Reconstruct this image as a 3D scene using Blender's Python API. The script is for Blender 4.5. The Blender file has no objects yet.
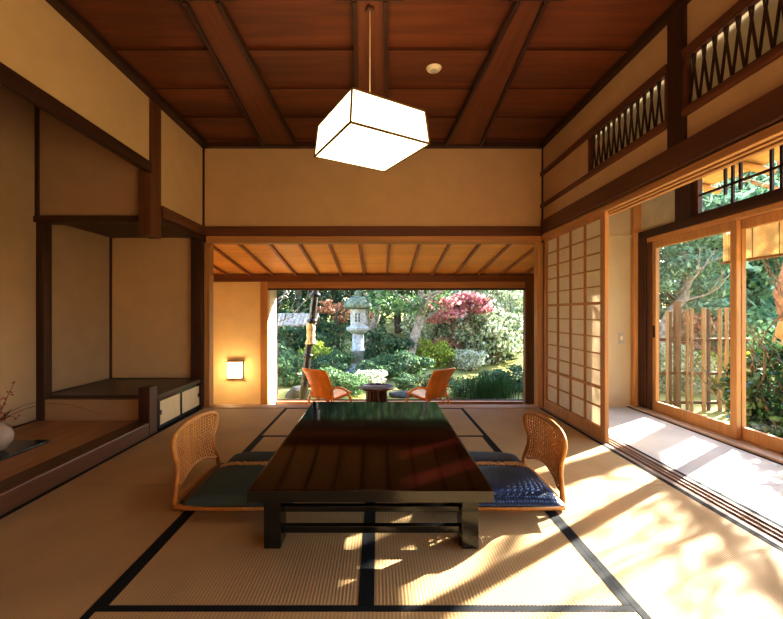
import bpy, bmesh, math, random
import numpy as np
from mathutils import Vector, Matrix, Euler
R = math.radians
scene = bpy.context.scene
COL = scene.collection

# ------------------------------------------------------------------ materials
def newmat(name):
    m = bpy.data.materials.new(name); m.use_nodes = True
    nt = m.node_tree; nt.nodes.clear()
    return m, nt, nt.nodes, nt.links

def principled(N, L, color=None, rough=.5, spec=.5):
    out = N.new('ShaderNodeOutputMaterial'); b = N.new('ShaderNodeBsdfPrincipled')
    b.inputs['Roughness'].default_value = rough
    b.inputs['Specular IOR Level'].default_value = spec
    if color: b.inputs['Base Color'].default_value = (*color, 1)
    L.new(b.outputs[0], out.inputs[0])
    return b

def mapping(N, L, scale, coord='Object'):
    tc = N.new('ShaderNodeTexCoord'); mp = N.new('ShaderNodeMapping')
    mp.inputs['Scale'].default_value = scale
    L.new(tc.outputs[coord], mp.inputs[0]); return mp

def ramp(N, stops):
    r = N.new('ShaderNodeValToRGB'); e = r.color_ramp.elements
    while len(e) < len(stops): e.new(.5)
    for i, (p, c) in enumerate(stops):
        e[i].position = p; e[i].color = (*c, 1)
    return r

def mulc(c, k): return tuple(x*k for x in c)

def wood(name, c, axis='y', rough=.45, contrast=.45, grain=40, spec=.4):
    m, nt, N, L = newmat(name); b = principled(N, L, None, rough, spec)
    s = {'x': (1.6, grain, grain), 'y': (grain, 1.6, grain), 'z': (grain, grain, 1.6)}[axis]
    mp = mapping(N, L, s); n = N.new('ShaderNodeTexNoise')
    n.inputs['Scale'].default_value = 1; n.inputs['Detail'].default_value = 5; n.inputs['Distortion'].default_value = .6
    L.new(mp.outputs[0], n.inputs[0])
    mp2 = mapping(N, L, tuple(x*.12 for x in s)); n2 = N.new('ShaderNodeTexNoise'); n2.inputs['Scale'].default_value = 1
    L.new(mp2.outputs[0], n2.inputs[0])
    ad = N.new('ShaderNodeMath'); ad.operation = 'ADD'; L.new(n.outputs[0], ad.inputs[0]); L.new(n2.outputs[0], ad.inputs[1])
    hf = N.new('ShaderNodeMath'); hf.operation = 'MULTIPLY'; hf.inputs[1].default_value = .5; L.new(ad.outputs[0], hf.inputs[0])
    r = ramp(N, [(.32, mulc(c, 1-contrast)), (.66, mulc(c, 1+contrast*.6))])
    L.new(hf.outputs[0], r.inputs[0]); L.new(r.outputs[0], b.inputs['Base Color'])
    bp = N.new('ShaderNodeBump'); bp.inputs['Strength'].default_value = .08; bp.inputs['Distance'].default_value = .004
    L.new(n.outputs[0], bp.inputs['Height']); L.new(bp.outputs[0], b.inputs['Normal'])
    return m

def plaster(name, c, var=.08, scale=6, rough=.9, bump=.15):
    m, nt, N, L = newmat(name); b = principled(N, L, None, rough, .15)
    mp = mapping(N, L, (scale,)*3); n = N.new('ShaderNodeTexNoise'); n.inputs['Scale'].default_value = 1; n.inputs['Detail'].default_value = 4
    L.new(mp.outputs[0], n.inputs[0])
    r = ramp(N, [(.3, mulc(c, 1-var)), (.7, mulc(c, 1+var))]); L.new(n.outputs[0], r.inputs[0]); L.new(r.outputs[0], b.inputs['Base Color'])
    mp2 = mapping(N, L, (400,)*3); n2 = N.new('ShaderNodeTexNoise'); n2.inputs['Scale'].default_value = 1
    L.new(mp2.outputs[0], n2.inputs[0])
    bp = N.new('ShaderNodeBump'); bp.inputs['Strength'].default_value = bump; bp.inputs['Distance'].default_value = .002
    L.new(n2.outputs[0], bp.inputs['Height']); L.new(bp.outputs[0], b.inputs['Normal'])
    return m

def plain(name, c, rough=.5, spec=.4, metal=0, coat=0):
    m, nt, N, L = newmat(name); b = principled(N, L, c, rough, spec)
    b.inputs['Metallic'].default_value = metal
    b.inputs['Coat Weight'].default_value = coat; b.inputs['Coat Roughness'].default_value = .04
    mp = mapping(N, L, (9,)*3); n = N.new('ShaderNodeTexNoise'); n.inputs['Scale'].default_value = 1
    L.new(mp.outputs[0], n.inputs[0])
    r = ramp(N, [(.3, mulc(c, .93)), (.7, mulc(c, 1.07))]); L.new(n.outputs[0], r.inputs[0]); L.new(r.outputs[0], b.inputs['Base Color'])
    return m

def tatami(name, c, axis='x', period=.0125):
    """woven rush: fine ridges across `axis`, soft blotches"""
    m, nt, N, L = newmat(name); b = principled(N, L, None, .62, .25)
    tc = N.new('ShaderNodeTexCoord'); sx = N.new('ShaderNodeSeparateXYZ'); L.new(tc.outputs['Object'], sx.inputs[0])
    def M(op, a, bb=None, v=None):
        x = N.new('ShaderNodeMath'); x.operation = op
        L.new(a, x.inputs[0])
        if bb is not None: L.new(bb, x.inputs[1])
        if v is not None: x.inputs[1].default_value = v
        return x.outputs[0]
    src = sx.outputs['X' if axis == 'x' else 'Y']; oth = sx.outputs['Y' if axis == 'x' else 'X']
    s = M('SINE', M('MULTIPLY', src, v=2*math.pi/period))
    s2 = M('SINE', M('MULTIPLY', oth, v=2*math.pi/.006))
    h = M('ADD', s, M('MULTIPLY', s2, v=.25))
    h01 = M('ADD', M('MULTIPLY', h, v=.4), v=.5)
    r = ramp(N, [(0, mulc(c, .74)), (.55, c), (1, mulc(c, 1.08))]); L.new(h01, r.inputs[0])
    mp = mapping(N, L, (2.5, 2.5, 2.5)); n = N.new('ShaderNodeTexNoise'); n.inputs['Scale'].default_value = 1; n.inputs['Detail'].default_value = 5
    L.new(mp.outputs[0], n.inputs[0])
    r2 = ramp(N, [(.3, (.86,)*3), (.7, (1.08,)*3)]); L.new(n.outputs[0], r2.inputs[0])
    mx = N.new('ShaderNodeMix'); mx.data_type = 'RGBA'; mx.blend_type = 'MULTIPLY'; mx.inputs[0].default_value = 1
    L.new(r.outputs[0], mx.inputs[6]); L.new(r2.outputs[0], mx.inputs[7]); L.new(mx.outputs[2], b.inputs['Base Color'])
    bp = N.new('ShaderNodeBump'); bp.inputs['Strength'].default_value = .22; bp.inputs['Distance'].default_value = .0015
    L.new(h, bp.inputs['Height']); L.new(bp.outputs[0], b.inputs['Normal'])
    return m

def emis(name, c, s):
    m, nt, N, L = newmat(name); out = N.new('ShaderNodeOutputMaterial'); e = N.new('ShaderNodeEmission')
    mp = mapping(N, L, (5,)*3); n = N.new('ShaderNodeTexNoise'); n.inputs['Scale'].default_value = 1; L.new(mp.outputs[0], n.inputs[0])
    r = ramp(N, [(.3, mulc(c, .97)), (.7, c)]); L.new(n.outputs[0], r.inputs[0]); L.new(r.outputs[0], e.inputs[0])
    e.inputs[1].default_value = s; L.new(e.outputs[0], out.inputs[0]); return m

def paper(name, c, tr=.5):
    m, nt, N, L = newmat(name); out = N.new('ShaderNodeOutputMaterial')
    d = N.new('ShaderNodeBsdfDiffuse'); t = N.new('ShaderNodeBsdfTranslucent'); mx = N.new('ShaderNodeMixShader'); mx.inputs[0].default_value = tr
    mp = mapping(N, L, (30, 30, 8)); n = N.new('ShaderNodeTexNoise'); n.inputs['Scale'].default_value = 1; n.inputs['Detail'].default_value = 5; L.new(mp.outputs[0], n.inputs[0])
    r = ramp(N, [(.3, mulc(c, .94)), (.7, mulc(c, 1.03))]); L.new(n.outputs[0], r.inputs[0])
    for q in (d, t): L.new(r.outputs[0], q.inputs[0])
    L.new(d.outputs[0], mx.inputs[1]); L.new(t.outputs[0], mx.inputs[2]); L.new(mx.outputs[0], out.inputs[0]); return m

def glass(name, refl=.06):
    m, nt, N, L = newmat(name); out = N.new('ShaderNodeOutputMaterial')
    t = N.new('ShaderNodeBsdfTransparent'); g = N.new('ShaderNodeBsdfGlossy'); g.inputs['Roughness'].default_value = .01
    t.inputs[0].default_value = (.97, .985, .98, 1)
    lw = N.new('ShaderNodeLayerWeight'); lw.inputs[0].default_value = .25
    mu = N.new('ShaderNodeMath'); mu.operation = 'MULTIPLY'; mu.inputs[1].default_value = .18; L.new(lw.outputs['Fresnel'], mu.inputs[0])
    mx = N.new('ShaderNodeMixShader'); L.new(mu.outputs[0], mx.inputs[0]); L.new(t.outputs[0], mx.inputs[1]); L.new(g.outputs[0], mx.inputs[2])
    L.new(mx.outputs[0], out.inputs[0]); return m

def leafmat(name, stops, tr=.35, rough=.5, gloss=.12):
    stops = [(p, tuple(min(.9, x*1.35) for x in c)) for p, c in stops]
    m, nt, N, L = newmat(name); out = N.new('ShaderNodeOutputMaterial')
    g = N.new('ShaderNodeNewGeometry'); r = ramp(N, stops); L.new(g.outputs['Random Per Island'], r.inputs[0])
    d = N.new('ShaderNodeBsdfDiffuse'); t = N.new('ShaderNodeBsdfTranslucent'); gl = N.new('ShaderNodeBsdfGlossy'); gl.inputs['Roughness'].default_value = rough
    L.new(r.outputs[0], d.inputs[0]); L.new(r.outputs[0], t.inputs[0])
    mx = N.new('ShaderNodeMixShader'); mx.inputs[0].default_value = tr; L.new(d.outputs[0], mx.inputs[1]); L.new(t.outputs[0], mx.inputs[2])
    m2 = N.new('ShaderNodeMixShader'); m2.inputs[0].default_value = gloss*.3; L.new(mx.outputs[0], m2.inputs[1]); L.new(gl.outputs[0], m2.inputs[2])
    L.new(m2.outputs[0], out.inputs[0]); return m

DK = (.060, .020, .009)      # dark aged timber
MID = (.13, .046, .016)
LT = (.53, .265, .095)        # fresh cedar
M = {}
for ax in 'xyz':
    M['dark_'+ax] = wood('dark_timber_'+ax, DK, ax)
    M['mid_'+ax] = wood('brown_timber_'+ax, MID, ax)
    M['red_'+ax] = wood('red_cedar_'+ax, (.145, .048, .017), ax)
    M['light_'+ax] = wood('light_cedar_'+ax, LT, ax, .5, .3)
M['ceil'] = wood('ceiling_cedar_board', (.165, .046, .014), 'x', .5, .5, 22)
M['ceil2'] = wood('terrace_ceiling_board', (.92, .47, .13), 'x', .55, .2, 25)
M['eave'] = wood('eave_board', (.62, .38, .17), 'y', .6, .3, 25)
M['rafter'] = wood('eave_rafter_wood', (.55, .30, .12), 'x', .6, .3, 25)
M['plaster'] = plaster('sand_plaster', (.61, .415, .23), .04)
M['plaster_d'] = plaster('alcove_plaster', (.40, .262, .155), .05)  # darker copy of the room plaster, alcove shade put into the colour
M['plaster_w'] = plaster('pale_plaster', (.66, .60, .48))
M['plaster_y'] = plaster('yellow_plaster', (.90, .72, .40), .04)
M['tat'] = tatami('rush_matting', (.56, .385, .19), 'x')
M['tat_c'] = tatami('rush_matting_crosswise', (.56, .385, .19), 'y')
M['tat_e'] = tatami('pale_rush_matting', (.70, .68, .64), 'x')
M['heri'] = plain('black_cloth_border', (.012, .013, .016), .8, .2)
M['alc_floor'] = wood('alcove_floor_board', (.42, .22, .085), 'y', .5, .3)
M['lacq'] = plain('dark_red_lacquer', (.012, .0014, .001), .07, .06, 0, 0)
M['lacqb'] = plain('black_lacquer', (.007, .0065, .006), .2, .4, 0, .2)
M['cab_top'] = wood('cabinet_top_wood', (.07, .035, .018), 'y', .3, .35)
M['fusuma'] = paper('pale_door_paper', (.66, .52, .33), .05)
M['shoji'] = paper('shoji_paper', (.78, .70, .58), .32)
M['ranma'] = paper('transom_paper', (.74, .68, .55), .35)
M['rattan'] = wood('honey_rattan', (.52, .235, .06), 'z', .4, .3, 60)
M['rattan2'] = wood('orange_rattan', (.85, .30, .045), 'z', .45, .25, 60)
M['rattan_s'] = plain('pale_woven_seat', (.72, .52, .32), .6)
M['tan'] = plain('tan_fringe_thread', (.60, .42, .22), .8)
M['lampshade'] = emis('lit_paper_shade', (1, .84, .52), 4.2)
M['lampshade2'] = emis('lit_wall_lamp_paper', (1, .72, .36), 7.0)
M['lampframe'] = plain('dark_lamp_stick', (.16, .085, .025), .6)
M['cream'] = plain('cream_plastic', (.78, .68, .50), .5)
M['grey'] = plain('grey_plastic', (.42, .40, .36), .5)
M['iron'] = plain('dark_metal', (.025, .02, .018), .4, .5, .6)
M['glass'] = glass('window_glass')
M['vase'] = plain('pale_ceramic_glaze', (.34, .26, .21), .35, .5)
M['stone'] = plaster('weathered_granite', (.40, .42, .42), .3, 14, .9, .8)
M['moss'] = plaster('mossy_granite', (.16, .20, .15), .5, 12, .95, .8)
M['rock'] = plaster('garden_stone', (.10, .10, .095), .35, 7, .9, .8)
M['bark'] = plaster('grey_brown_bark', (.17, .125, .09), .55, 16, .95, 1)
M['barkp'] = plaster('pale_bark', (.34, .29, .25), .45, 14, .95, 1)
M['barkr'] = plaster('red_pine_bark', (.40, .20, .11), .5, 13, .95, 1)
M['log'] = plain('black_bamboo_pole', (.022, .017, .015), .35, .5)
M['straw'] = wood('rice_straw_wrap', (.68, .36, .12), 'z', .85, .5, 60)
M['straw2'] = wood('pale_rope_wrap', (.50, .36, .20), 'x', .85, .4, 90)
M['bamboo'] = wood('weathered_bamboo', (.34, .205, .11), 'z', .5, .45, 30)
M['bamboo_d'] = wood('smoked_bamboo', (.15, .08, .045), 'z', .5, .45, 30)
M['blind'] = paper('blind_reed', (.84, .70, .46), .35)
M['thatch'] = plaster('grey_thatch', (.40, .36, .31), .4, 25, .95, 1)
M['sillp'] = wood('pink_sill_wood', (.50, .28, .16), 'x', .45, .3)
M['sillw'] = wood('pale_sill_wood', (.56, .43, .34), 'y', .5, .2)
M['kerb'] = wood('kerb_timber', (.095, .034, .013), 'y', .4, .4)
M['jamb'] = wood('jamb_timber', (.26, .12, .05), 'z', .5, .4)
M['header'] = wood('terrace_header_timber', (.24, .085, .026), 'x', .5, .4)
M['header_y'] = wood('terrace_batten_wood', (.34, .125, .04), 'y', .5, .3)
M['endwall'] = plaster('veranda_end_plaster', (.54, .44, .30), .04)
M['track'] = wood('worn_track_wood', (.36, .25, .19), 'y', .5, .3)
M['batten'] = wood('ceiling_batten_wood', (.17, .050, .016), 'y', .5, .4)
M['terrace'] = wood('terrace_floor_board', (.20, .10, .045), 'x', .4, .3)
M['walnut'] = wood('dark_red_table_wood', (.10, .028, .014), 'z', .3, .4)
M['berry'] = plain('red_berry', (.35, .045, .02), .4)
M['twig'] = plain('dry_twig', (.10, .045, .02), .8)
M['leaf_v'] = leafmat('arrangement_leaf', [(0, (.05, .10, .02)), (1, (.20, .22, .04))])

def cushion_mat(name, c, c2, rough):
    m, nt, N, L = newmat(name); b = principled(N, L, None, rough, .5)
    b.inputs['Sheen Weight'].default_value = 0
    mp = mapping(N, L, (70, 70, 70)); v = N.new('ShaderNodeTexVoronoi'); v.inputs['Scale'].default_value = 1; v.inputs['Randomness'].default_value = .25
    L.new(mp.outputs[0], v.inputs['Vector'])
    r = ramp(N, [(.15, c2), (.5, c)]); L.new(v.outputs['Distance'], r.inputs[0]); L.new(r.outputs[0], b.inputs['Base Color'])
    bp = N.new('ShaderNodeBump'); bp.inputs['Strength'].default_value = .5; bp.inputs['Distance'].default_value = .003
    L.new(v.outputs['Distance'], bp.inputs['Height']); L.new(bp.outputs[0], b.inputs['Normal'])
    return m
M['cush_l'] = cushion_mat('dark_teal_cloth', (.036, .070, .090), (.045, .086, .108), .8)
M['cush_r'] = cushion_mat('navy_dotted_satin', (.010, .025, .070), (.07, .16, .38), .42)

# ------------------------------------------------------------------ mesh helpers
class MB:
    def __init__(s): s.v = []; s.f = []
    def add(s, vs, fs):
        o = len(s.v); s.v += [tuple(p) for p in vs]; s.f += [tuple(i+o for i in f) for f in fs]; return s
    def box(s, x0, x1, y0, y1, z0, z1):
        return s.add([(x0,y0,z0),(x1,y0,z0),(x1,y1,z0),(x0,y1,z0),(x0,y0,z1),(x1,y0,z1),(x1,y1,z1),(x0,y1,z1)],
                     [(0,3,2,1),(4,5,6,7),(0,1,5,4),(1,2,6,5),(2,3,7,6),(3,0,4,7)])
    def hexa(s, vs):   # 4 bottom ccw, 4 top ccw
        return s.add(vs, [(0,3,2,1),(4,5,6,7),(0,1,5,4),(1,2,6,5),(2,3,7,6),(3,0,4,7)])
    def bar(s, a, b, w, h, up=(0,0,1)):
        a = Vector(a); b = Vector(b); d = (b-a).normalized(); u = Vector(up)
        sd = d.cross(u)
        if sd.length < 1e-5: sd = d.cross(Vector((1,0,0)))
        sd.normalize(); u = sd.cross(d).normalized(); sd *= w/2; u *= h/2
        return s.add([a-sd-u, a+sd-u, a+sd+u, a-sd+u, b-sd-u, b+sd-u, b+sd+u, b-sd+u],
                     [(0,1,2,3),(4,7,6,5),(0,4,5,1),(1,5,6,2),(2,6,7,3),(3,7,4,0)])
    def tube(s, pts, r, n=8, closed=False, cap=True):
        pts = [Vector(p) for p in pts]; k = len(pts)
        rs = r if isinstance(r, (list, tuple)) else [r]*k
        vs = []; fs = []; prev = None
        for i, p in enumerate(pts):
            if closed: t = pts[(i+1) % k]-pts[i-1]
            else: t = pts[min(i+1, k-1)]-pts[max(i-1, 0)]
            if t.length < 1e-9: t = Vector((0,0,1))
            t.normalize()
            if prev is None:
                a = t.orthogonal().normalized()
            else:
                a = prev - t*prev.dot(t)
                a = a.normalized() if a.length > 1e-6 else t.orthogonal().normalized()
            prev = a; b = t.cross(a)
            for j in range(n):
                q = 2*math.pi*j/n; vs.append(p + a*(math.cos(q)*rs[i]) + b*(math.sin(q)*rs[i]))
        for i in range(k if closed else k-1):
            i2 = (i+1) % k
            for j in range(n):
                j2 = (j+1) % n; fs.append((i*n+j, i*n+j2, i2*n+j2, i2*n+j))
        if cap and not closed:
            fs.append(tuple(range(n-1, -1, -1))); fs.append(tuple(range((k-1)*n, k*n)))
        return s.add(vs, fs)
    def lathe(s, prof, c=(0,0,0), n=24, sq=None):
        vs = []; fs = []; k = len(prof)
        for r, z in prof:
            for j in range(n):
                a = 2*math.pi*(j+.5)/n; vs.append((c[0]+r*math.cos(a), c[1]+r*math.sin(a), c[2]+z))
        for i in range(k-1):
            for j in range(n):
                j2 = (j+1) % n; fs.append((i*n+j, i*n+j2, (i+1)*n+j2, (i+1)*n+j))
        fs.append(tuple(range(n-1, -1, -1))); fs.append(tuple(range((k-1)*n, k*n)))
        return s.add(vs, fs)
    def grid(s, fn, nu, nv):
        vs = [fn(i/nu, j/nv) for j in range(nv+1) for i in range(nu+1)]
        fs = [(j*(nu+1)+i, j*(nu+1)+i+1, (j+1)*(nu+1)+i+1, (j+1)*(nu+1)+i) for j in range(nv) for i in range(nu)]
        return s.add(vs, fs)
    def move(s, d): s.v = [(a+d[0], b+d[1], c+d[2]) for a, b, c in s.v]; return s
    def build(s, name, mat, parent=None, smooth=False, bevel=0, kind=None, loc=None):
        me = bpy.data.meshes.new(name); me.from_pydata(s.v, [], s.f); me.update()
        if smooth: me.polygons.foreach_set('use_smooth', [True]*len(me.polygons))
        o = bpy.data.objects.new(name, me); COL.objects.link(o)
        me.materials.append(M[mat] if isinstance(mat, str) else mat)
        if parent: o.parent = parent
        if bevel:
            b = o.modifiers.new('bevel', 'BEVEL'); b.width = bevel; b.segments = 2; b.limit_method = 'ANGLE'
        if kind: o['kind'] = kind
        if loc: o.location = loc
        return o

def tag(o, label, cat, group=None):
    o['label'] = label; o['category'] = cat
    if group: o['group'] = group
    return o
def thing(name, label, cat, loc=(0,0,0), rz=0, group=None):
    o = bpy.data.objects.new(name, None); COL.objects.link(o); o.empty_display_size = .1
    o.location = loc; o.rotation_euler = (0, 0, rz); return tag(o, label, cat, group)
def kids(o): return [c for c in bpy.data.objects if c.parent == o]
def dup(root, loc=None, rz=None, label=None, group=None, scale=None):
    r = root.copy(); COL.objects.link(r)
    if loc: r.location = loc
    if rz is not None: r.rotation_euler = (0, 0, rz)
    if scale: r.scale = scale if isinstance(scale, (tuple, list)) else (scale,)*3
    if label: r['label'] = label
    if group: r['group'] = group
    elif 'group' in r and group == '': del r['group']
    for ch in kids(root):
        c = ch.copy(); COL.objects.link(c); c.parent = r
        for g in kids(ch):
            d = g.copy(); COL.objects.link(d); d.parent = c
    return r
def st(name, mb, mat, bevel=0): return mb.build(name, mat, None, False, bevel, 'structure')
_tn = [0]
def trim(mb, mat, bevel=.004):
    _tn[0] += 1; return st('trim_%d' % _tn[0], mb, mat, bevel)
B = lambda *a: MB().box(*a)

# ------------------------------------------------------------------ camera
cd = bpy.data.cameras.new('camera'); cam = bpy.data.objects.new('camera', cd); COL.objects.link(cam)
cam.location = (0, 0, .98); cam.rotation_euler = (R(90), 0, 0)
cd.sensor_width = 36; cd.lens = 391*36/783; cd.shift_x = 13.5/783; cd.shift_y = 3.5/783; cd.clip_start = .02; cd.clip_end = 400
scene.camera = cam

# ------------------------------------------------------------------ room shell
YB = 4.08; XL = -1.826; XR = 1.72; YN = -1.7
st('floor', B(-1.95, 2.82, YN, 4.12, -.20, -.056), 'mid_y')
st('floor_alcove', MB().box(-2.80, -1.96, YN, 3.2, .0, .10), 'alc_floor')
st('wall_rear', B(-2.9, 2.9, YN-.1, YN, -.2, 2.9), 'plaster')
# back wall (above the opening)
st('wall_back', MB().box(-1.93, 1.86, YB, YB+.09, 1.86, 2.80).box(-2.84, -1.90, YB+.003, YB+.09, 0, 2.8), 'plaster')
trim(B(-1.83, 1.73, YB-.035, YB+.1, 1.783, 1.877), 'red_x')                      # head rail
trim(B(-1.79, 1.70, YB-.01, YB+.10, 1.712, 1.783), 'light_x')                    # sliding track above the opening
trim(B(-1.93, -1.815, YB-.05, YB+.09, 0, 1.79), 'dark_z')
trim(B(-1.815, -1.755, YB-.005, YB+.095, -.02, 1.715), 'light_z')
trim(B(1.665, 1.728, YB-.005, YB+.095, -.02, 1.715), 'light_z')
trim(B(1.73, 1.80, YB-.03, YB+.09, 0, 1.80), 'red_z')
trim(B(-1.845, -1.808, YB-.012, YB+.02, 1.877, 2.72), 'dark_z', .003)
trim(B(1.706, 1.735, YB-.012, YB+.02, 1.9, 2.72), 'dark_z', .003)
trim(B(-1.815, 1.73, 4.025, YB+.10, -.05, .004), 'light_x')                      # threshold
# ceiling
cb = MB()
y = -1.435 - .45
ys = [2.165+.45*k for k in range(-9, 5)]
for y0 in ys:
    y1 = min(y0+.45, 4.16); y0 = max(y0, YN)
    if y1 <= y0: continue
    cb.hexa([(-1.87,y0-.012,2.732),(1.77,y0-.012,2.732),(1.77,y1,2.752),(-1.87,y1,2.752),(-1.87,y0,2.80),(1.77,y0,2.80),(1.77,y1,2.80),(-1.87,y1,2.80)])
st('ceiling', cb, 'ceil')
sm = MB()
for y0 in ys[5:]: sm.box(-1.85, 1.75, y0-.013, y0-.008, 2.729, 2.736)
trim(sm, 'dark_x', 0)
st('roof', B(-2.95, 1.9, YN-.1, 4.2, 2.81, 2.9), 'dark_x')
trim(B(-1.83, 1.72, YB-.06, YB+.02, 2.695, 2.745), 'dark_x')
trim(B(XL-.03, XL+.07, YN, YB, 2.695, 2.745), 'dark_y')
trim(B(XR-.05, XR+.03, YN, YB, 2.695, 2.745), 'dark_y')
def batten(xa0, xa1, xb0, xb1, ya=2.16, yb=4.03):
    b = MB(); lo, hi = 2.715, 2.746
    b.hexa([(xa0,ya,lo),(xa1,ya,lo),(xb1,yb,lo),(xb0,yb,lo),(xa0,ya,hi),(xa1,ya,hi),(xb1,yb,hi),(xb0,yb,hi)])
    trim(b, 'batten', .003); b = MB()
    for s0, s1 in ((xa0, xb0), (xa1, xb1)):
        w = .013; b.hexa([(s0-w,ya,lo-.022),(s0+w,ya,lo-.022),(s1+w,yb,lo-.022),(s1-w,yb,lo-.022),(s0-w,ya,hi),(s0+w,ya,hi),(s1+w,yb,hi),(s1-w,yb,hi)])
    b.box(min(xa0,xa1)-.1, max(xa0,xa1)+.1, ya-.04, ya, lo-.015, hi)
    trim(b, 'dark_y', .003)
for a in ((-1.07,-.888,-1.19,-.85), (-.128,.04,-.215,.10), (.777,.93,.70,1.06)):
    batten(*a)
    batten(a[0], a[1], a[2], a[3], 2.08, .25) if False else None
# --- alcove (left) ---
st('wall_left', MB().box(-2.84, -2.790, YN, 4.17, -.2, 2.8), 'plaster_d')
st('wall_left_upper', MB().box(XL-.06, XL, YN, 3.13, 2.15, 2.76).box(XL-.06, XL, 3.2, YB, 1.85, 2.76), 'plaster')
st('ceiling_alcove', B(-2.78, XL-.05, YN, 3.2, 2.76, 2.80), 'dark_y')
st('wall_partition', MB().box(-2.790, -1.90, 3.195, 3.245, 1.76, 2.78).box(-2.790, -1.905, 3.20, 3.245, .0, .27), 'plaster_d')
trim(B(XL-.03, XL+.018, YN, 3.13, 2.10, 2.185), 'dark_y')                          # alcove head beam
trim(B(-1.912, XL+.012, 3.12, 3.275, 1.60, 2.72), 'mid_z')                          # hanging post
trim(B(-1.912, XL+.006, 3.115, 3.228, .0, .385), 'dark_z', .006)                    # stub post
trim(B(-1.97, XL+.004, YN, 3.115, -.02, .106), 'kerb', .008)                       # raised alcove kerb
trim(B(XL-.05, XL+.03, 3.275, YB-.03, 1.783, 1.877), 'red_y')
trim(B(XL-.05, XL+.01, 3.275, YB-.05, 1.735, 1.783), 'dark_y')
trim(B(-2.790, -1.905, 3.16, 3.27, 1.718, 1.768), 'dark_x')                          # shelf alcove lintel
st('ceiling_shelf_alcove', B(-2.790, XL-.05, 3.27, YB, 1.765, 1.80), 'dark_y')
trim(B(-2.840, -2.725, 3.19, 3.27, .10, 1.72), 'dark_z')
trim(B(-2.790, -2.765, 3.175, 3.20, 1.768, 2.76), 'dark_z', .002)
trim(B(-2.790, -2.775, 4.06, 4.083, .29, 1.77), 'dark_z', .002)
trim(B(-2.792, -2.782, YN, 3.19, .10, .112), 'dark_y', .002)
trim(B(-2.785, -1.93, 4.07, 4.083, .293, .303), 'dark_x', .002)
trim(B(-2.792, -2.778, 3.27, 4.07, .293, .303), 'dark_y', .002)
# --- right wall over the sliding screens ---
st('wall_right', MB().box(XR, XR+.07, YN, YB, 1.88, 2.085).box(XR, XR+.07, YN, YB, 2.43, 2.76).box(XR, XR+.07, 3.165, YB, 2.08, 2.45), 'plaster')
trim(B(XR-.035, XR+.10, YN, YB-.03, 1.80, 1.935), 'red_y', .006)
trim(MB().box(XR-.02, XR+.012, YN, YB, 1.745, 1.80).box(XR+.035, XR+.06, YN, YB, 1.745, 1.80).box(XR+.085, XR+.12, YN, YB, 1.745, 1.80).box(XR-.02, XR+.12, YN, YB, 1.785, 1.802), 'light_y', .003)
trim(B(XR-.03, XR+.03, 2.30, YB, 2.075, 2.11), 'red_y', .003)
trim(B(XR-.03, XR+.03, 2.30, YB, 2.405, 2.445), 'red_y', .003)
trim(B(XR-.03, XR+.03, YN, 2.18, 2.075, 2.11), 'red_y', .003)
trim(B(XR-.03, XR+.03, YN, 2.18, 2.405, 2.445), 'red_y', .003)
trim(B(XR-.022, XR+.04, 2.175, 2.30, 1.93, 2.75), 'dark_z', .006)                     # hanging post
def transom(y0, y1, per, label):
    t = thing('lattice_transom', label, 'transom', (XR, (y0+y1)/2, 2.11))
    h = (y1-y0)/2; H = .295
    B(.012, .018, -h, h, 0, H).build('paper_backing', 'ranma', t)
    f = MB().box(-.022, .022, h-.02, h, 0, H).box(-.022, .022, -h, -h+.02, 0, H).box(-.022, .022, -h, h, 0, .012).box(-.022, .022, -h, h, H-.012, H)
    f.build('frame', 'red_y', t, bevel=.002)
    l = MB(); n = int((2*h-.04)/per)
    for i in range(n):
        a = h-.02-per*i; ov = .004
        l.bar((.004, a+ov, .012), (.004, a-per/2-ov, H-.012),   .0075, .010, (1,0,0))
        l.bar((-.006, a-per/2+ov, H-.012), (-.006, a-per-ov, .012), .0075, .010, (1,0,0))
    l.build('lattice', 'dark_z', t)
    nub = MB()
    for i in range(n):
        a = h-.02-per*i
        nub.box(-.012, .010, a-.012, a+.012, .030, .038).box(-.012, .010, a-per/2-.012, a-per/2+.012, H-.038, H-.030)
    pass
transom(2.30, 3.165, .0655, 'dark zigzag lattice transom over pale paper beside the blank plaster panel')
transom(.9, 2.18, .0655, 'dark zigzag lattice transom nearer the camera than the hanging post')

# ------------------------------------------------------------------ tatami
def mat_(x0, x1, y0, y1, mt, label, ends, group=None, e=.027):
    t = thing('tatami_mat', label, 'tatami mat', ((x0+x1)/2, (y0+y1)/2, -.055), 0, group)
    w = (x1-x0)/2; h = (y1-y0)/2
    B(-w+.001, w-.001, -h+.001, h-.001, 0, .055).build('rush_surface', mt, t, bevel=.003)
    if ends == 'x':
        for s in (-1, 1): B(*sorted((s*w-s*.0005, s*(w-e))), -h+.001, h-.001, .02, .0562).build('cloth_border', 'heri', t)
    elif ends == 'y':
        for s in (-1, 1): B(-w+.001, w-.001, *sorted((s*h-s*.0005, s*(h-e))), .02, .0562).build('cloth_border', 'heri', t)
x0, xm, x1 = -.93, -.04, .85
y0, ym, yb = 1.31, 3.10, 4.025
mat_(x0, xm, y0, ym, 'tat', 'tatami mat under the table on the side of the dark teal cushion', 'x')
mat_(xm, x1, y0, ym, 'tat', 'tatami mat under the table on the side of the navy dotted cushion', 'x')
mat_(x0, x1, ym, yb, 'tat', 'crosswise tatami mat between the table and the sunken garden terrace', 'y')
mat_(x0, x1, .40, y0, 'tat', 'crosswise tatami mat at the bottom edge of the photo', 'y')
mat_(XL+.006, x0, 2.23, yb, 'tat', 'tatami mat in front of the low cabinet', 'x')
mat_(XL+.006, x0, .43, 2.23, 'tat', 'shaded tatami mat along the alcove kerb', 'x')
mat_(x1, 1.685, 2.23, yb, 'tat', 'tatami mat in front of the shoji screen', 'x')
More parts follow.
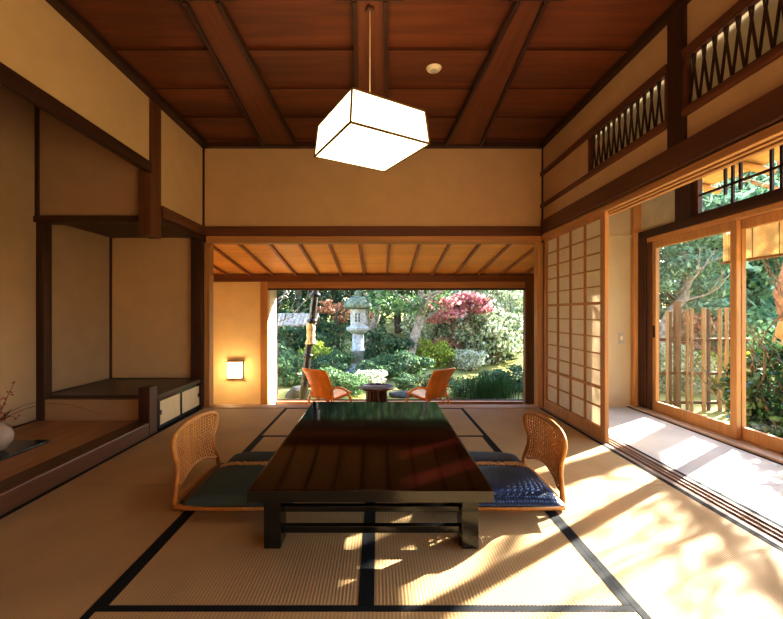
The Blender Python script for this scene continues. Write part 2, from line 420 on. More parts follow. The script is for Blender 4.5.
mat_(x1, 1.685, .43, 2.23, 'tat', 'brightly sunlit tatami mat along the screen track', 'x')
mat_(XL+.006, 1.685, YN, .40, 'tat', 'tatami mat behind the camera', None)
mat_(1.835, 2.625, 2.23, 4.10, 'tat_e', 'pale veranda mat below the bamboo fence window', 'x')
mat_(1.835, 2.625, .43, 2.23, 'tat_e', 'pale veranda mat nearer the camera beside the sunlit tatami', 'x')
mat_(1.835, 2.625, YN, .43, 'tat_e', 'pale veranda mat behind the camera', None)
tr = MB().box(1.685, 1.835, YN, 4.08, -.055, -.004)
for a, b in ((1.685, 1.712), (1.738, 1.748), (1.774, 1.784), (1.81, 1.835)): tr.box(a, b, YN, 4.08, -.004, .003)
trim(tr, 'track', .001)
gm = MB().box(1.713, 1.737, YN, 4.08, -.0042, -.0035).box(1.785, 1.809, YN, 4.08, -.0042, -.0035)
trim(gm, 'dark_y', 0)
trim(B(2.625, 2.83, YN, 4.1, -.055, .018), 'sillw', .004)

# ------------------------------------------------------------------ veranda (right)
st('wall_veranda_end', B(1.83, 2.66, 4.11, 4.2, -.1, 2.4), 'endwall')
trim(B(1.83, 2.66, 4.095, 4.12, 1.775, 1.80), 'endwall', .003)
trim(B(2.655, 2.80, 4.06, 4.2, -.02, 2.4), 'light_z', .005)
st('ceiling_veranda', B(1.79, 2.95, YN, 4.2, 2.34, 2.40), 'dark_y')
st('wall_window_upper', MB().box(2.735, 2.80, 3.56, 4.06, 1.80, 2.18), 'plaster_w')
st('wall_window_top', B(2.72, 2.82, YN, 4.1, 2.25, 2.4), 'plaster_w')
trim(B(2.69, 2.82, YN, 4.06, 2.17, 2.26), 'dark_y')
trim(B(2.70, 2.82, YN, 4.06, 1.735, 1.812), 'dark_y')
trim(B(2.715, 2.81, YN, 4.06, 1.69, 1.735), 'light_y')
trim(B(2.70, 2.82, 3.395, 3.56, 1.812, 2.17), 'dark_z')
trim(MB().box(2.70, 2.82, 3.95, 4.06, .018, 1.735), 'dark_z')
trim(MB().box(2.715, 2.80, 3.885, 3.95, .018, 1.69), 'mid_z')
def sash(n, x, y0, y1):
    r = bpy.data.objects.new('window_%d' % n, None); COL.objects.link(r); r['kind'] = 'structure'; r.location = (x, (y0+y1)/2, .018)
    h = (y1-y0)/2; t = .018
    f = MB().box(-t, t, -h, -h+.055, 0, 1.672).box(-t, t, h-.05, h, 0, 1.672).box(-t, t, -h+.055, h-.05, 0, .095).box(-t, t, -h+.055, h-.05, 1.60, 1.672)
    f.build('window_frame', 'light_z', r, bevel=.004)
    MB().add([(0,-h+.05,.09),(0,h-.045,.09),(0,h-.045,1.63),(0,-h+.05,1.63)], [(0,1,2,3)]).build('pane', 'glass', r)
    if n == 1: MB().box(-t-.006, -t+.004, h-.04, h-.015, .72, .84).build('pull', 'iron', r, bevel=.003)
sash(1, 2.745, 2.975, 3.89); sash(2, 2.785, 2.07, 3.025); sash(3, 2.745, 1.15, 2.12); sash(4, 2.785, .2, 1.2); sash(5, 2.745, -.75, .25); sash(6, 2.785, -1.68, -.7)
def transom_window(n, y0, y1, full=True):
    r = bpy.data.objects.new('window_%d' % n, None); COL.objects.link(r); r['kind'] = 'structure'; r.location = (2.755, 0, 1.812)
    t = .02
    MB().box(-t, t, y0, y0+.05, 0, .36).box(-t, t, y1-.05, y1, 0, .36).box(-t, t, y0, y1, 0, .02).box(-t, t, y0, y1, .335, .36).build('window_frame', 'mid_z', r, bevel=.003)
    MB().add([(0.012,y0,0),(0.012,y1,0),(0.012,y1,.36),(0.012,y0,.36)], [(0,1,2,3)]).build('pane', 'glass', r)
    w = y1-y0; g = MB(); k = .008
    def vb(yy, za, zb): g.box(-k, k, yy-.009, yy+.009, za, zb)
    g.box(-k, k, y0, y1, .166, .182)
    for off in (.33, 0): 
        pass
    c = y1-.36
    vb(c+.065, .105, .34); vb(c, .01, .34); vb(c-.065, .105, .34); vb(c-.30, .02, .34); vb(c-.37, .0, .34)
    g.build('glazing_bar', 'dark_z', r)
transom_window(7, 2.585, 3.395); transom_window(8, 1.75, 2.565); transom_window(9, .9, 1.73); transom_window(10, .05, .88); transom_window(11, -.8, .03); transom_window(12, -1.68, -.82)
# eave
ev = MB(); ev.hexa([(2.80,-2.5,2.62),(3.75,-2.5,2.416),(3.75,6.0,2.416),(2.80,6.0,2.62),(2.80,-2.5,2.66),(3.75,-2.5,2.456),(3.75,6.0,2.456),(2.80,6.0,2.66)])
st('ceiling_eave', ev, 'eave')
for k in range(14):
    yy = -2.2+.6*k
    trim(MB().tube([(2.8, yy, 2.575), (3.84, yy, 2.352)], .036, 10), 'rafter', 0)
trim(B(2.8, 2.9, -2.5, 5.5, 2.38, 2.60), 'dark_y')
# blind
bl = thing('reed_blind', 'pale tan reed blind half rolled down outside the sliding glass doors', 'blind', (2.95, 2.56, 1.405))
sl = MB()
for k in range(37):
    z = .006+.0105*k; sl.box(-.003, .003, -.78, .78, z, z+.0085)
sl.build('reed_slat', 'blind', bl)
for k in range(8):
    yy = -.72+.2057*k; MB().bar((-.006, yy, 0), (-.006, yy, .40), .0025, .0025, (0,1,0)).build('hanging_cord', 'twig', bl)
MB().tube([(0,-.8,.0),(0,.8,.0)], .012, 8).build('bottom_rod', 'bamboo', bl)
MB().tube([(0,-.8,.40),(0,.8,.40)], .012, 8).build('top_rod', 'bamboo', bl)

# shoji
sh = thing('shoji_screen', 'tall sliding shoji screen with white paper panes in a cedar lattice', 'shoji screen', (1.725, 3.487, .002))
h = .54; Z = 1.76
MB().box(-.016, .016, -h, -h+.062, 0, Z).box(-.016, .016, h-.04, h, 0, Z).box(-.016, .016, -h+.062, h-.04, Z-.05, Z).box(-.016, .016, -h+.062, h-.04, 0, .10).build('frame', 'light_z', sh, bevel=.003)
la = MB(); ya, yb2 = -h+.062, h-.04
for k in range(1, 4):
    yy = ya+(yb2-ya)*k/4; la.box(-.012, .006, yy-.0045, yy+.0045, .10, Z-.05)
zs = [.10]
z0 = .10
rows = [(.165, 2), (.150, 5), (.150, 5)]
z = .10
zl = []
z = .10+.30/2; zl.append((z, .005)); z = .40; zl.append((z, .011))
for k in range(1, 5): zl.append((.40+.655*k/5, .0045))
zl.append((1.055, .011))
for k in range(1, 5): zl.append((1.055+.655*k/5, .0045))
for z, w in zl: la.box(-.012, .006, ya, yb2, z-w, z+w)
la.build('lattice', 'light_z', sh)
B(.006, .0075, ya, yb2, .10, Z-.05).build('paper', 'shoji', sh)

# switch and detector
sw = thing('light_switch', 'small grey wall switch plate on the pale veranda end wall', 'light switch', (2.555, 4.11, .66))
B(-.026, .026, -.008, 0, 0, .115).build('plate', 'grey', sw, bevel=.003)
B(-.012, .012, -.013, -.007, .035, .08).build('rocker', 'cream', sw, bevel=.002)
sd = thing('smoke_detector', 'round cream smoke detector on the brown board ceiling', 'smoke detector', (.402, 2.81, 2.72))
MB().lathe([(.0, 0), (.030, 0), (.048, .008), (.056, .02), (.056, .032)], n=28).build('housing', 'cream', sd, smooth=True)
gr = MB()
for k in range(5):
    a = (k-2)*.011; w = math.sqrt(max(.0, .026**2-a*a)); gr.box(-w, w, a-.002, a+.002, -.004, .002)
gr.build('grille', 'grey', sd)

# ------------------------------------------------------------------ pendant lantern
pl = thing('pendant_lantern', 'large lit white square paper lantern hanging from the ceiling', 'pendant lamp', (-.046, 2.22, 1.904), math.atan2(48.3, 83.4))
s = .2395; s2 = s*.93; H = .178
c0 = [(-s,-s,0),(s,-s,0),(s,s,0),(-s,s,0)]; c1 = [(-s2,-s2,H),(s2,-s2,H),(s2,s2,H),(-s2,s2,H)]
MB().hexa(c0+c1).build('shade', 'lampshade', pl)
fr = MB()
for k in range(4):
    a, b, c, d = Vector(c0[k]), Vector(c0[(k+1)%4]), Vector(c1[k]), Vector(c1[(k+1)%4])
    fr.bar(a, b, .009, .009); fr.bar(c, d, .009, .009); fr.bar(a, c, .009, .009)
fr.build('frame', 'lampframe', pl)
MB().tube([(0,0,H),(0,0,.80)], .0035, 6).build('cord', 'cream', pl)
MB().box(-.02, .02, -.02, .02, .79, .835).build('ceiling_rose', 'mid_z', pl, bevel=.003)

# ------------------------------------------------------------------ low table
tb = thing('low_table', 'long low table with glossy dark red lacquer top and black legs', 'table', (-.028, 2.175, .0016))
B(-.455, .455, -.725, .725, .2755, .32).build('tabletop', 'lacq', tb, bevel=.004)
MB().box(-.457, .457, -.7275, -.723, .277, .3185).box(-.457, .457, .723, .7275, .277, .3185).box(-.458, -.4535, -.724, .724, .277, .3185).box(.4535, .458, -.724, .724, .277, .3185).build('edge_band', 'lacqb', tb)
for sx in (-1, 1):
    for sy in (-1, 1):
        B(*sorted((sx*.446, sx*.375)), *sorted((sy*.555, sy*.455)), 0, .276).build('leg', 'lacqb', tb, bevel=.004)
for sy in (-1, 1):
    B(-.38, .38, sy*.505-.014, sy*.505+.014, .046, .076).build('lower_rail', 'lacqb', tb, bevel=.003)
    B(-.38, .38, sy*.505-.014, sy*.505+.014, .135, .160).build('upper_rail', 'lacqb', tb, bevel=.003)

# ------------------------------------------------------------------ rattan floor chairs (facing local +x; local -y is the edge nearer the camera on the first)
WZ = [(.02,.268),(.07,.258),(.12,.235),(.17,.213),(.22,.212),(.25,.236),(.285,.256),(.315,.266),(.340,.260),(.360,.232),(.373,.17),(.379,.08),(.38,0)]
def hw(z):
    for (a, wa), (b, wb) in zip(WZ, WZ[1:]):
        if z <= b: return wa+(wb-wa)*max(0, (z-a))/(b-a)
    return 0
def zt(yv):       # top outline height for a given |y|
    yv = abs(yv)
    lo, hi = .315, .38
    if yv >= .265: return .315
    for _ in range(24):
        m_ = (lo+hi)/2
        if hw(m_) > yv: lo = m_
        else: hi = m_
    return lo
def bx_(yv, z): return -.012 - .03*max(0, z-.03) - .03*(1-(yv/.27)**2)*min(1, z/.2)
def make_zaisu(name, label, group=None):
    t = thing(name, label, 'floor chair')
    out = [(bx_(-w, z), -w, z) for z, w in WZ] + [(bx_(w, z), w, z) for z, w in reversed(WZ[:-1])]
    MB().tube(out, .0125, 8).build('back_frame', 'rattan', t, smooth=True)
    wv = MB()
    zl = lambda yv: .085 + .05*(1-(yv/.21)**2) if abs(yv) < .21 else .085
    n = 19
    for i in range(n):
        f = -1+2*(i+.5)/n; pts = []
        for k in range(15):
            q = k/14
            # follow the balloon outline: scale f by the width
            ztop = zt(f*.262); zb = zl(f*.2); z = zb+(ztop-zb)*q
            yv = f*min(hw(z), .262) if z < .315 else f*.262
            pts.append((bx_(yv, z), yv, z))
        wv.tube(pts, .0062, 5, cap=False)
    for k in range(17):
        z = .095+.0168*k; w = hw(z)
        pts = []
        for j in range(23):
            yv = w*(-1+2*j/22)
            if z < zl(yv): continue
            pts.append((bx_(yv, z)+.0035*(1 if (j+k) % 2 else -1), yv, z))
        if len(pts) > 2:
            # below the arch the row is split in two halves
            L_ = [p for p in pts if p[1] < 0]; R_ = [p for p in pts if p[1] >= 0]
            if z < .135:
                for h_ in (L_, R_):
                    if len(h_) > 1: wv.tube(h_, .0045, 4, cap=False)
            else: wv.tube(pts, .0045, 4, cap=False)
    wv.build('woven_back', 'rattan', t, smooth=True)
    arch = [(bx_(yv, zl(yv)), yv, zl(yv)) for yv in [ -.235+.0235*j for j in range(21)]]
    MB().tube(arch, .008, 6).build('lower_arch', 'rattan', t, smooth=True)
    base = [(-.012,-.268,.018),(.20,-.272,.016),(.50,-.265,.016),(.56,-.22,.016),(.575,0,.016),(.56,.22,.016),(.50,.265,.016),(.20,.272,.016),(-.012,.268,.018),(-.03,.2,.018),(-.035,0,.018),(-.03,-.2,.018)]
    MB().tube(base, .015, 8, closed=True).build('base_frame', 'rattan', t, smooth=True)
    B(.0, .55, -.25, .25,     .022, .042).build('seat_board', 'mid_y', t, bevel=.008)
    return t
za = make_zaisu('rattan_floor_chair', 'legless honey rattan floor chair with woven back, holding the dark teal cushion')
za.location = (-.995, 2.205, .0)
zb = dup(za, (.905, 2.205, 0), math.pi, 'legless honey rattan floor chair with woven back, holding the navy dotted cushion')

def pad(x0, x1, y0, y1, z0, t, amp=0):
    mb = MB(); nu, nv = 26, 22
    def prof(u, v): 
        a = 1-abs(2*u-1)**3.2; b = 1-abs(2*v-1)**3.2
        return max(0, a*b)**.42
    def top(u, v): 
        e = .012*math.sin(math.pi*v)*math.sin(math.pi*2*u)
        return (x0+(x1-x0)*u + .0, y0+(y1-y0)*v, z0+t*.38+t*.62*prof(u, v)+e*.2)
    def bot(u, v): return (x0+(x1-x0)*u, y0+(y1-y0)*(1-v), z0+t*.38-t*.38*prof(u, 1-v))
    return mb.grid(top, nu, nv).grid(bot, nu, nv)
def make_cushion(label, mat, cx, sgn):
    t = thing('floor_cushion', label, 'cushion', (cx, 2.15, .043), 0)
    # local x runs from the table side (0) to the backrest (sgn*.56)
    xs = sorted((0, sgn*.52))
    pad(xs[0], xs[1], -.31, .115, 0, .082).build('front_pad', mat, t, smooth=True)
    pad(xs[0]+.01, xs[1]-.01, .105, .345, -.004, .078).build('rear_pad', mat, t, smooth=True)
    fr = MB(); rnd = random.Random(4)
    k = 64
    for i in range(k):
        x = xs[0]+.03+(xs[1]-xs[0]-.06)*i/(k-1)
        q = 1-abs(2*i/(k-1)-1)**6; z = .052+.016*q+rnd.uniform(-.002,.005)
        fr.tube([(x, .075, z+.004), (x+rnd.uniform(-.006,.006), .098, z+.009), (x+rnd.uniform(-.008,.008), .125, z-.004)], .0052, 4)
    fr.build('fringe', 'tan', t)
    return t
make_cushion('dark teal plain floor cushion with tan fringe on a floor chair', 'cush_l', -.405, -1)
make_cushion('navy blue dotted satin floor cushion with tan fringe on a floor chair', 'cush_r', .365, 1)

# ------------------------------------------------------------------ alcove furniture
cbn = thing('low_cabinet', 'low built-in cabinet with two pale sliding doors and dark top', 'cabinet', (-2.28, 3.65, 0))
B(-.505, .45, -.40, .42, .262, .297).build('cabinet_top', 'cab_top', cbn, bevel=.003)
MB().box(-.46, .40, -.40, .42, -.02, .262).build('carcass', 'dark_y', cbn)
MB().box(.40, .452, -.40, .42, -.02, .024).box(.40, .452, -.40, -.375, .024, .262).box(.40, .452, .395, .42, .024, .262).box(.40, .452, -.375, .395, .248, .262).build('door_frame', 'lacqb', cbn)
for y0, y1, hx, hy, off in ((-.375, .005, .0, -.345, 0), (-.005, .395, -.0, .355, .0)):
    d = MB().box(.405+off, .440+off, y0+.016, y1-.016, .034, .238).build('door', 'fusuma', cbn, bevel=.002)
    MB().box(.404, .445, y0, y0+.018, .024, .248).box(.404, .445, y1-.018, y1, .024, .248).box(.404, .445, y0+.018, y1-.018, .024, .035).box(.404, .445, y0+.018, y1-.018, .237, .248).build('door_edge', 'lacqb', d)
    a = MB()
    vs = [(.0, .018*math.cos(2*math.pi*k/16), .022*math.sin(2*math.pi*k/16)) for k in range(16)]
    a.add([(.4405, hy+v[1], .14+v[2]) for v in vs]+[(.4445, hy+v[1], .14+v[2]) for v in vs], [tuple(range(16,32))]+[(k,(k+1)%16,(k+1)%16+16,k+16) for k in range(16)])
    a.build('handle', 'iron', d)
bd = tag(B(-.22, .22, -.235, .235, 0, .018).build('display_board', 'lacqb', None, bevel=.004, loc=(-2.455, 2.43, .1)), 'thin black lacquer board under the flower vase in the alcove', 'board')
vs_ = thing('flower_vase', 'round pale ceramic flower vase standing on the black alcove board', 'vase', (-2.405, 2.42, .119))
MB().lathe([(.05,0),(.078,.014),(.108,.055),(.115,.092),(.103,.133),(.07,.163),(.052,.174),(.058,.188),(.048,.187),(.042,.174),(.05,.155)], n=32).build('body', 'vase', vs_, smooth=True)
fa = thing('flower_arrangement', 'autumn branch arrangement with red berries standing in the alcove vase', 'flowers', (-2.405, 2.42, .29))
rnd = random.Random(7)
bm_ = MB(); be = MB(); lf = MB()
def stem(p0, p1, sag, r=.0028, nb=0):
    p0 = Vector(p0); p1 = Vector(p1); pts = []
    for k in range(8):
        q = k/7; p = p0.lerp(p1, q)+Vector((0,0,sag*math.sin(math.pi*q))); pts.append(p)
    bm_.tube(pts, [r*(1-.6*k/7) for k in range(8)], 5)
    for k in range(nb):
        q = rnd.uniform(.3, 1); p = p0.lerp(p1, q)+Vector((rnd.uniform(-.025,.025), rnd.uniform(-.02,.02), sag*math.sin(math.pi*q)+rnd.uniform(-.02,.02)))
        be.lathe([(.001,-.006),(.005,-.003),(.006,0),(.005,.003),(.001,.006)], p, 8)
        bm_.tube([p0.lerp(p1, q)+Vector((0,0,sag*math.sin(math.pi*q))), p], .001, 4)
stem((0,0,-.1),(.16,.0,.27),.02,nb=14); stem((0,0,-.1),(.09,-.05,.12),.03,nb=16); stem((0,0,-.1),(.13,.05,.02),.07,nb=14); stem((0,0,-.1),(-.1,.03,.3),.02,nb=10); stem((0,0,-.1),(.05,.0,.22),.01,nb=12)
stem((.02,0,0),(.62,.10,.035),.10,.002); stem((.02,0,0),(.33,.12,.10),.06,.002)
for k in range(26):
    a = rnd.uniform(0, 6.28); el = rnd.uniform(.5, 1.4); L_ = rnd.uniform(.10, .34)
    d = Vector((math.cos(a)*math.cos(el)*.45, math.sin(a)*math.cos(el)*.5, math.sin(el))); p = Vector((0,0,-.05)); q = p+d*L_
    sd_ = d.cross(Vector((rnd.uniform(-1,1), rnd.uniform(-1,1), .2))).normalized()*.013
    mid = p.lerp(q, .6); lf.add([p, mid-sd_, q, mid+sd_], [(0,1,2,3)])
bm_.build('branch', 'twig', fa); be.build('berry', 'berry', fa, smooth=True).__setitem__('kind', 'stuff'); lf.build('leaf', 'leaf_v', fa)

# ------------------------------------------------------------------ sunken garden terrace
FZ = -.45; YT = 5.57
st('floor_terrace', B(-2.7, 2.75, 4.12, 6.15, FZ-.1, FZ), 'terrace')
st('wall_step', B(-2.7, 2.75, 4.10, 4.18, FZ, -.05), 'plaster_y')
st('wall_terrace_back', MB().box(-2.7, -1.66, YT, YT+.09, FZ, 1.6).box(2.30, 2.75, YT, YT+.09, FZ, 1.6).box(-1.66, 2.32, YT+.02, YT+.09, 1.34, 1.62), 'plaster_y')
st('wall_terrace_left', B(-2.78, -2.7, 4.15, 6.15, FZ-.1, 2.0), 'plaster_y')
st('wall_terrace_right', B(2.68, 2.76, 4.2, 6.15, FZ-.1, 2.0), 'plaster_y')
st('wall_bay_left', B(-1.66, -1.567, YT+.09, 6.12, FZ, 1.36), 'plaster_w')
st('wall_bay_right', B(2.275, 2.37, YT+.05, 6.12, FZ, 1.38), 'mid_z')
trim(B(2.088, 2.31, YT-.03, YT+.06, FZ, 1.43), 'jamb')
st('ceiling_bay', B(-1.66, 2.37, YT+.09, 6.2, 1.345, 1.40), 'mid_x')
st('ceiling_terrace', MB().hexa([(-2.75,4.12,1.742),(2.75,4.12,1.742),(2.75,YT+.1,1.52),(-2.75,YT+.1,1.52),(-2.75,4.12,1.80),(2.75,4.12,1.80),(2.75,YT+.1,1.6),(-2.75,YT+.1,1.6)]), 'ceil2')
for k in range(-8, 9):
    x = .124+.322*k
    if abs(x) < 2.65: trim(MB().bar((x, 4.14, 1.727), (x, YT, 1.509), .030, .026), 'header_y', .002)
trim(B(-2.7, 2.7, YT-.05, YT+.05, 1.425, 1.525), 'header')
trim(B(-1.667, 2.2, YT-.02, YT+.1, 1.332, 1.425), 'light_x')
trim(B(-1.667, 2.2, YT-.015, YT+.1, 1.308, 1.332), 'dark_x')
trim(B(-1.667, -1.565, YT-.03, YT+.09, FZ, 1.43), 'light_z')
trim(B(-1.57, 2.28, 5.98, 6.13, FZ, -.375), 'sillp')
w = bpy.data.objects.new('window_13', None); COL.objects.link(w); w['kind'] = 'structure'; w.location = (0, 6.07, 0)
MB().box(-1.567, -1.558, -.015, .015, -.375, 1.345).box(2.266, 2.275, -.015, .015, -.375, 1.345).box(-1.567, 2.275, -.015, .015, -.375, -.36).build('window_frame', 'dark_z', w)
MB().add([(-1.56,0,-.37),(2.27,0,-.37),(2.27,0,1.345),(-1.56,0,1.345)], [(0,1,2,3)]).build('pane', 'glass', w)
# wall lamp
wl = thing('wall_lamp', 'small glowing square paper lamp on the yellow terrace wall', 'wall lamp', (-2.02, YT, .055))
B(-.095, .095, -.085, -.006, .01, .235).build('shade', 'lampshade2', wl, bevel=.003)
MB().box(-.105, .105, -.09, 0, 0, .010).box(-.105, .105, -.09, 0, .236, .246).box(-.105, .105, -.012, -.0005, .01, .236).build('frame', 'mid_z', wl)
# rattan armchairs (facing local +y)
def make_armchair(label):
    t = thing('rattan_armchair', label, 'armchair')
    W = .25
    def back(u, v):
        x = (-1+2*u)*W*(1-.10*(1-v)); q = v
        return (x, -.17-.20*q-.03*(1-(2*u-1)**2)+.035*math.sin(q*3.0), .30+.37*q)
    mb = MB().grid(back, 14, 14); mb.v += [(x, y-.018, z) for x, y, z in mb.v[:]]; n = 225
    mb.f += [tuple(reversed([i+n for i in f])) for f in mb.f[:]]
    edge = [i for i in range(15)]+[15*j+14 for j in range(1,15)]+[14*15+i for i in range(13,-1,-1)]+[15*j for j in range(13,0,-1)]
    mb.f += [(edge[k], edge[k-1], edge[k-1]+n, edge[k]+n) for k in range(len(edge))]
    mb.build('backrest', 'rattan2', t, smooth=True)
    top = [back(u/10, 1) for u in range(11)]
    MB().tube([back(0, v/8) for v in range(9)]+top+[back(1, 1-v/8) for v in range(9)], .016, 8).build('back_frame', 'rattan2', t, smooth=True)
    MB().grid(lambda u, v: ((-1+2*u)*.235, -.18+.40*v, .315+.045*v-.025*math.sin(math.pi*u)*math.sin(math.pi*v)), 10, 10).grid(lambda u, v: ((-1+2*(1-u))*.235, -.18+.40*v, .29+.045*v-.025*math.sin(math.pi*u)*math.sin(math.pi*v)), 10, 10).build('seat', 'rattan_s', t, smooth=True)
    MB().tube([(-.245,-.18,.30),(-.25,.06,.325),(-.245,.21,.345),(0,.24,.35),(.245,.21,.345),(.25,.06,.325),(.245,-.18,.30)], .016, 8).build('seat_frame', 'rattan2', t, smooth=True)
    for s in (-1, 1):
        MB().tube([(s*.245,-.25,.42),(s*.275,-.17,.455),(s*.285,-.06,.44),(s*.285,.04,.405),(s*.28,.11,.36),(s*.27,.18,.27),(s*.265,.22,.15),(s*.265,.24,.0)], .016, 8).build('arm', 'rattan2', t, smooth=True)
        MB().tube([(s*.24,-.20,.36),(s*.25,-.24,.25),(s*.255,-.29,.12),(s*.26,-.33,.0)], .016, 8).build('leg', 'rattan2', t, smooth=True)
        MB().tube([(s*.265,.22,.15),(s*.262,.08,.24),(s*.255,-.10,.24),(s*.257,-.29,.12)], .011, 8).build('stretcher', 'rattan2', t, smooth=True)
    return t
ac = make_armchair('orange rattan armchair on the terrace beside the black pole, facing the garden')
ac.location = (-.64, 5.28, FZ+.002); ac.rotation_euler = (0, 0, R(-38)); ac.scale = (.83, .83, 1.03)
dup(ac, (.66, 5.28, FZ+.002), R(42), 'orange rattan armchair on the terrace in front of the sunlit lawn')
ts = thing('round_side_table', 'small round dark red wooden side table between the armchairs', 'side table', (-.02, 5.30, FZ))
MB().lathe([(.20,.405),(.235,.412),(.24,.425),(.235,.437),(0.205,.44),(.2,.428),(.0,.428)], n=32).build('tabletop', 'walnut', ts, smooth=True)
pd = MB()
for k in range(14):
    a = 2*math.pi*k/14; pd.bar((.145*math.cos(a), .145*math.sin(a), 0), (.13*math.cos(a), .13*math.sin(a), .41), .045, .02, (math.cos(a), math.sin(a), 0))
pd.lathe([(.11,0),(.11,.405)], n=16)
pd.build('staved_pedestal', 'walnut', ts)
MB().lathe([(.158,.05),(.158,.075)], n=24).build('hoop', 'iron', ts)

#GARDEN-BEGIN
# ------------------------------------------------------------------ garden
def gz(x, y):
    r = max(0, y-9.5)
    g = -.5 + .055*r + .004*r*r
    if x > 4: g = -.5 + (g+.5)*max(0, 1-(x-4)/3)
    return g + .04*math.sin(x*.9+1.3)*math.sin(y*.7)*min(1, max(0, (max(y-6.5, x-4.5))))
gm = MB()
gm.grid(lambda u, v: (-22+52*u, -6+34*v, gz(-22+52*u, -6+34*v) if (-6+34*v > 6.2 or -22+52*u > 2.9) else -.56), 104, 68)
def ground_mat():
    m, nt, N, L = newmat('moss_lawn'); b = principled(N, L, None, .95, .1)
    mp = mapping(N, L, (1,)*3); n = N.new('ShaderNodeTexNoise'); n.inputs['Scale'].default_value = .9; n.inputs['Detail'].default_value = 6
    L.new(mp.outputs[0], n.inputs[0])
    r = ramp(N, [(.28, (.16, .18, .05)), (.5, (.40, .37, .13)), (.72, (.62, .55, .28))]); L.new(n.outputs[0], r.inputs[0])
    n2 = N.new('ShaderNodeTexNoise'); n2.inputs['Scale'].default_value = 45; L.new(mp.outputs[0], n2.inputs[0])
    mx = N.new('ShaderNodeMix'); mx.data_type = 'RGBA'; mx.blend_type = 'OVERLAY'; mx.inputs[0].default_value = .5
    L.new(r.outputs[0], mx.inputs[6]); L.new(n2.outputs['Color'], mx.inputs[7]); L.new(mx.outputs[2], b.inputs['Base Color'])
    bp = N.new('ShaderNodeBump'); bp.inputs['Strength'].default_value = .6; bp.inputs['Distance'].default_value = .03
    L.new(n2.outputs[0], bp.inputs['Height']); L.new(bp.outputs[0], b.inputs['Normal']); return m
M['lawn'] = ground_mat()
gm.build('ground', 'lawn', None, True, 0, 'structure')

LM = {
 'deep':  leafmat('deep_green_leaf',   [(0,(.028,.062,.038)),(.5,(.065,.125,.068)),(1,(.15,.23,.10))]),
 'mid':   leafmat('mid_green_leaf',    [(0,(.045,.10,.05)),(.5,(.10,.19,.085)),(1,(.22,.30,.13))]),
 'blue':  leafmat('bluish_pine_needle',[(0,(.04,.11,.075)),(.5,(.11,.22,.15)),(1,(.30,.42,.28))]),
 'yel':   leafmat('yellow_green_leaf', [(0,(.12,.19,.025)),(.5,(.29,.36,.05)),(1,(.55,.55,.12))]),
 'red':   leafmat('crimson_maple_leaf',[(0,(.30,.09,.11)),(.4,(.52,.20,.23)),(.75,(.62,.36,.36)),(1,(.40,.40,.22))]),
 'rust':  leafmat('rust_maple_leaf',   [(0,(.22,.09,.045)),(.5,(.42,.20,.12)),(1,(.56,.36,.22))]),
 'pale':  leafmat('pale_grey_green_leaf',[(0,(.12,.17,.09)),(.45,(.30,.36,.21)),(1,(.66,.64,.50))]),
 'white': leafmat('white_blossom_leaf',[(0,(.18,.24,.12)),(.4,(.46,.47,.34)),(1,(.85,.80,.70))]),
 'camel': leafmat('glossy_camellia_leaf',[(0,(.008,.032,.012)),(.6,(.020,.070,.024)),(1,(.055,.13,.045))], .2, .25, .3),
 'reed':  leafmat('dark_reed_blade',   [(0,(.012,.045,.018)),(1,(.06,.14,.045))]),
}
def leaves(blobs, n, size, seed, aspect=.55, needle=False, fill=.4):
    rg = np.random.default_rng(seed)
    b = np.array(blobs, float); w = (b[:,3]*b[:,4]*b[:,5])**(2/3); w /= w.sum()
    idx = rg.choice(len(b), n, p=w)
    dr = rg.normal(size=(n,3)); dr /= np.linalg.norm(dr, axis=1)[:,None]
    r = rg.random(n)**fill
    c = b[idx,:3] + dr*b[idx,3:6]*r[:,None]
    nr = rg.normal(size=(n,3))*.8 + dr*.7 + np.array([0,0,.5])
    nr /= np.linalg.norm(nr, axis=1)[:,None]
    t = np.cross(nr, rg.normal(size=(n,3))); t /= np.linalg.norm(t, axis=1)[:,None]
    s = np.cross(nr, t); ln = size*rg.uniform(.6, 1.35, n)[:,None]
    wd = ln*aspect*.5
    v = np.stack([c-t*ln*.5, c+s*wd, c+t*ln*.5, c-s*wd], 1).reshape(-1,3)
    m = MB(); m.v = [tuple(x) for x in v]; m.f = [(4*i,4*i+1,4*i+2,4*i+3) for i in range(n)]
    return m
def clump(cx, cy, cz, rx, ry, rz, k, seed, s=.42):
    """k sub-clumps spread over an ellipsoid crown"""
    rn = random.Random(seed); out = []
    for _ in range(k):
        a = rn.uniform(0, 2*math.pi); u = rn.uniform(-.9, 1); q = math.sqrt(max(0, 1-u*u)); f = rn.uniform(.45, .95)
        g = s*rn.uniform(.7, 1.3)
        out.append((cx+rx*f*q*math.cos(a), cy+ry*f*q*math.sin(a), cz+rz*f*u, rx*g, ry*g, rz*g*.75))
    return out
def limb(mb, p, dr, ln, r, depth, rn, n=7, spread=.7, up=.15):
    pts = [Vector(p)]; dr = Vector(dr).normalized()
    for k in range(5):
        dr = (dr+Vector((rn.uniform(-.2,.2), rn.uniform(-.2,.2), rn.uniform(-.1,.15)+up*.2))).normalized(); pts.append(pts[-1]+dr*ln/5)
    mb.tube(pts, [r*(1-.11*k) for k in range(6)], n, cap=True)
    if depth > 0:
        for k in range(rn.choice((2,3))):
            d2 = (dr+Vector((rn.uniform(-spread,spread), rn.uniform(-spread,spread), rn.uniform(-.1,.5)))).normalized()
            limb(mb, pts[rn.choice((3,4,5))], d2, ln*.68, r*.5, depth-1, rn, max(4, n-2), spread, up)
